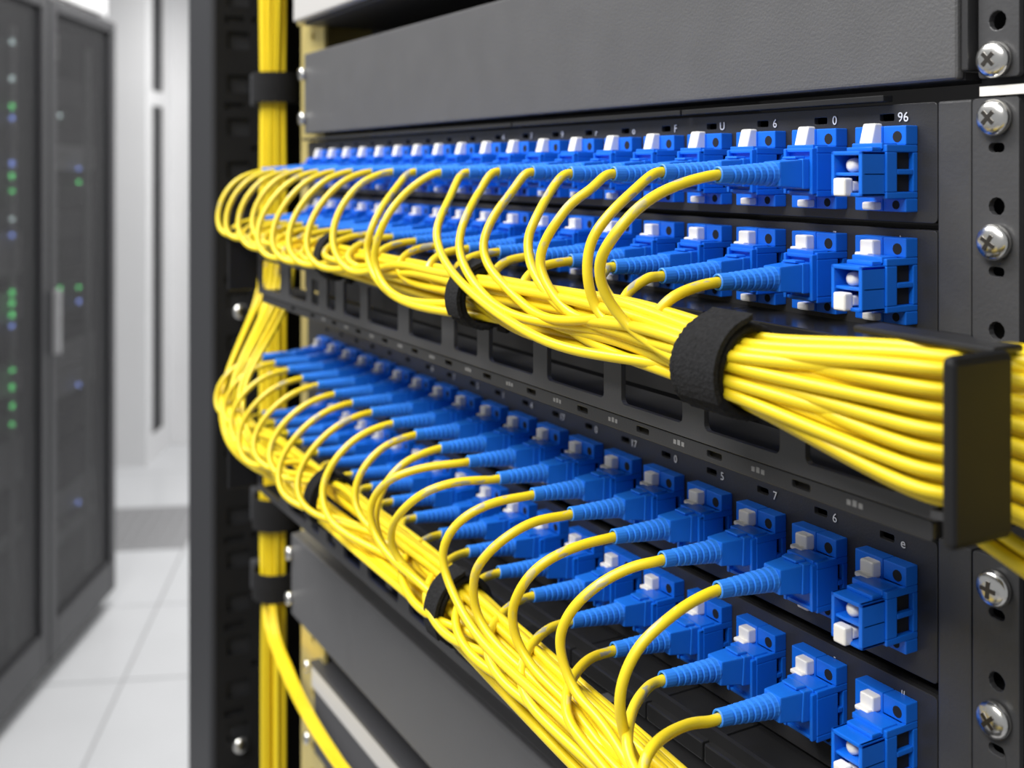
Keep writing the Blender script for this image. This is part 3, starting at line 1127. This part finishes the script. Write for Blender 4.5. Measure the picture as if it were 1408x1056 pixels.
# ------------------------------------------------------------------ hook-and-loop straps
def strap(un, u, w, label, n, tail=None):
    s = empty('cable_strap', label=label, cat='strap', group='black straps round the yellow bundles')
    v, z = un.centre(u)
    ov, oz, ra, rb = un.extent(n)
    v, z, ra, rb = v + ov, z + oz, ra + .0004, rb + .0004
    R = rb
    bm = bmesh.new()
    N = 110
    rnd = random.Random(int(u * 1e4))
    rings = []
    prof = [(-w / 2, 0), (-w / 2, .0013)] + [(w * (-.46 + .92 * q / 14), .0020) for q in range(15)] + [(w / 2, .0013), (w / 2, 0)]
    for k in range(N):
        a = 2 * math.pi * k / N
        ring = []
        for x, h in prof:
            rr = h + (rnd.uniform(-.00022, .00022) if h else 0)
            ring.append(bm.verts.new((u + x + .0006 * math.sin(a * 2), -(v + (ra + rr) * math.cos(a)), z + (rb + rr) * math.sin(a))))
        rings.append(ring)
    m = len(prof)
    for k in range(N):
        a, b_ = rings[k], rings[(k + 1) % N]
        for j in range(m):
            bm.faces.new((a[j], a[(j + 1) % m], b_[(j + 1) % m], b_[j]))
    mesh_obj('band', finish(bm, 'band', M_VELCRO, smooth=True), s)
    # free overlapping end on the front of the band
    bm = bmesh.new()
    prev = None
    for k in range(15):
        a = -.5 + 2.0 * k / 14
        rr = .0022 + (.0002 if k < 14 else .0008)
        row = [bm.verts.new((u + x + w * .18, -(v + (ra + q) * math.cos(a)), z + (rb + q) * math.sin(a)))
               for x, q in ((-w * .42, rr), (-w * .42, rr + .0012), (w * .38, rr + .0012), (w * .38, rr))]
        if prev:
            for j in range(4):
                bm.faces.new((prev[j], prev[(j + 1) % 4], row[(j + 1) % 4], row[j]))
        else:
            bm.faces.new(row)
        prev = row
    bm.faces.new(prev)
    mesh_obj('overlap_end', finish(bm, 'overlap_end', M_VELCRO), s)
    if tail:
        box('anchor_tail', u - w * .3, u + w * .3, -PV - .0018, -PV - .0003, z - R - tail, z - R * .7, M_VELCRO, s, bevel=.0004)
    return s


strap(U_UP, u_at(966, .056) + .0075, .0165, 'wide fuzzy black strap round the thick upper yellow bundle', 36)
strap(U_UP, u_at(644, .054) + .007, .0105, 'middle fuzzy black strap on the upper yellow bundle', 25, .004)
strap(U_UP, u_at(452, .052) + .006, .0100, 'leftmost black strap on the upper yellow bundle', 13, .004)
strap(U_LO, u_at(455, .054) + .006, .0100, 'leftmost black strap on the lower yellow bundle', 20, .004)
strap(U_LO, u_at(618, .056) + .007, .0105, 'middle fuzzy black strap on the lower yellow bundle', 33, .004)
strap(U_LO, .004, .0165, 'black strap round the lower bundle at the bottom photo edge', 43)

# ------------------------------------------------------------------ vertical bundle beside the rack's left rail
UB, VB = u_at(380, -.005), -.005
sl = [(y, x) for x, y in hex_slots(55, False)]
vis = [(x, y) for x, y in sl if y < .004]          # the side that shows
for k, (x, y) in enumerate(vis):
    x *= 1.0
    branch = y < -.0025 and k % 3 != 2
    lab = 'yellow cable in the tall vertical bundle behind the cable loops' if not branch else \
        'yellow cable leaving the tall vertical bundle towards the bottom edge'
    e = empty('fiber_cable', label=lab, cat='cable', group='yellow cables of the tall vertical bundle' if not branch else 'yellow cables branching off the vertical bundle')
    w = lambda z: .0007 * math.sin(z * 25 + k * 1.3)
    lean = .012 if (x > .007 and y < 0) else 0.0
    pts = [Vector((UB + x * 1.08 + lean, -VB + y, .26)), Vector((UB + x * 1.04 + lean * .25, -VB + y, .11)),
           Vector((UB + x * .93, -VB + y * .95, .055)), Vector((UB + x * 1.05 + w(-.03), -VB + y, -.03)),
           Vector((UB + x * 1.07 + w(-.12), -VB + y, -.12)), Vector((UB + x + w(-.2), -VB + y, -.20)),
           Vector((UB + x * .90, -VB + y * .95, -.265))]
    if branch:
        o_ = Vector((x * .9, y * .9, 0))
        pts += [Wp(385, 855, -.003) + o_, Wp(404, 910, .002) + o_, Wp(436, 975, .008) + o_, Wp(480, 1042, .010) + o_, Wp(540, 1115, .012) + o_]
    else:
        pts += [Vector((UB + x, -VB + y, -.33)), Vector((UB + x * 1.02, -VB + y, -.42)), Vector((UB + x, -VB + y, -.52))]
    tube('jacket', catmull(pts, 5), RC, M_CABLE, e, 8)


def vstrap(z0, z1, label):
    s = empty('cable_strap', label=label, cat='strap', group='black straps on the vertical bundle')
    bm = bmesh.new()
    N, R = 32, .0140
    prof = [(R, z0), (R + .0016, z0), (R + .0018, (z0 + z1) / 2), (R + .0016, z1), (R, z1)]
    lathe_bm(bm, prof + [prof[0]], 'z', N, (UB, -VB, 0), cap=False)
    mesh_obj('band', finish(bm, 'band', M_VELCRO, smooth=False), s)
    box('buckle', UB - .024, UB - .0145, -VB - .011, -VB + .004, z0 - .001, z1 + .001, M_POST, s, bevel=.0015)
    return s


def zv(py):
    return Wp(380, py, VB).z


vstrap(zv(142), zv(101), 'black strap on the vertical yellow bundle near the photo top')
vstrap(zv(722), zv(680), 'black strap on the vertical bundle just under the lower manager')
vstrap(zv(818), zv(781), 'black strap on the vertical bundle beside the lower blank panel')
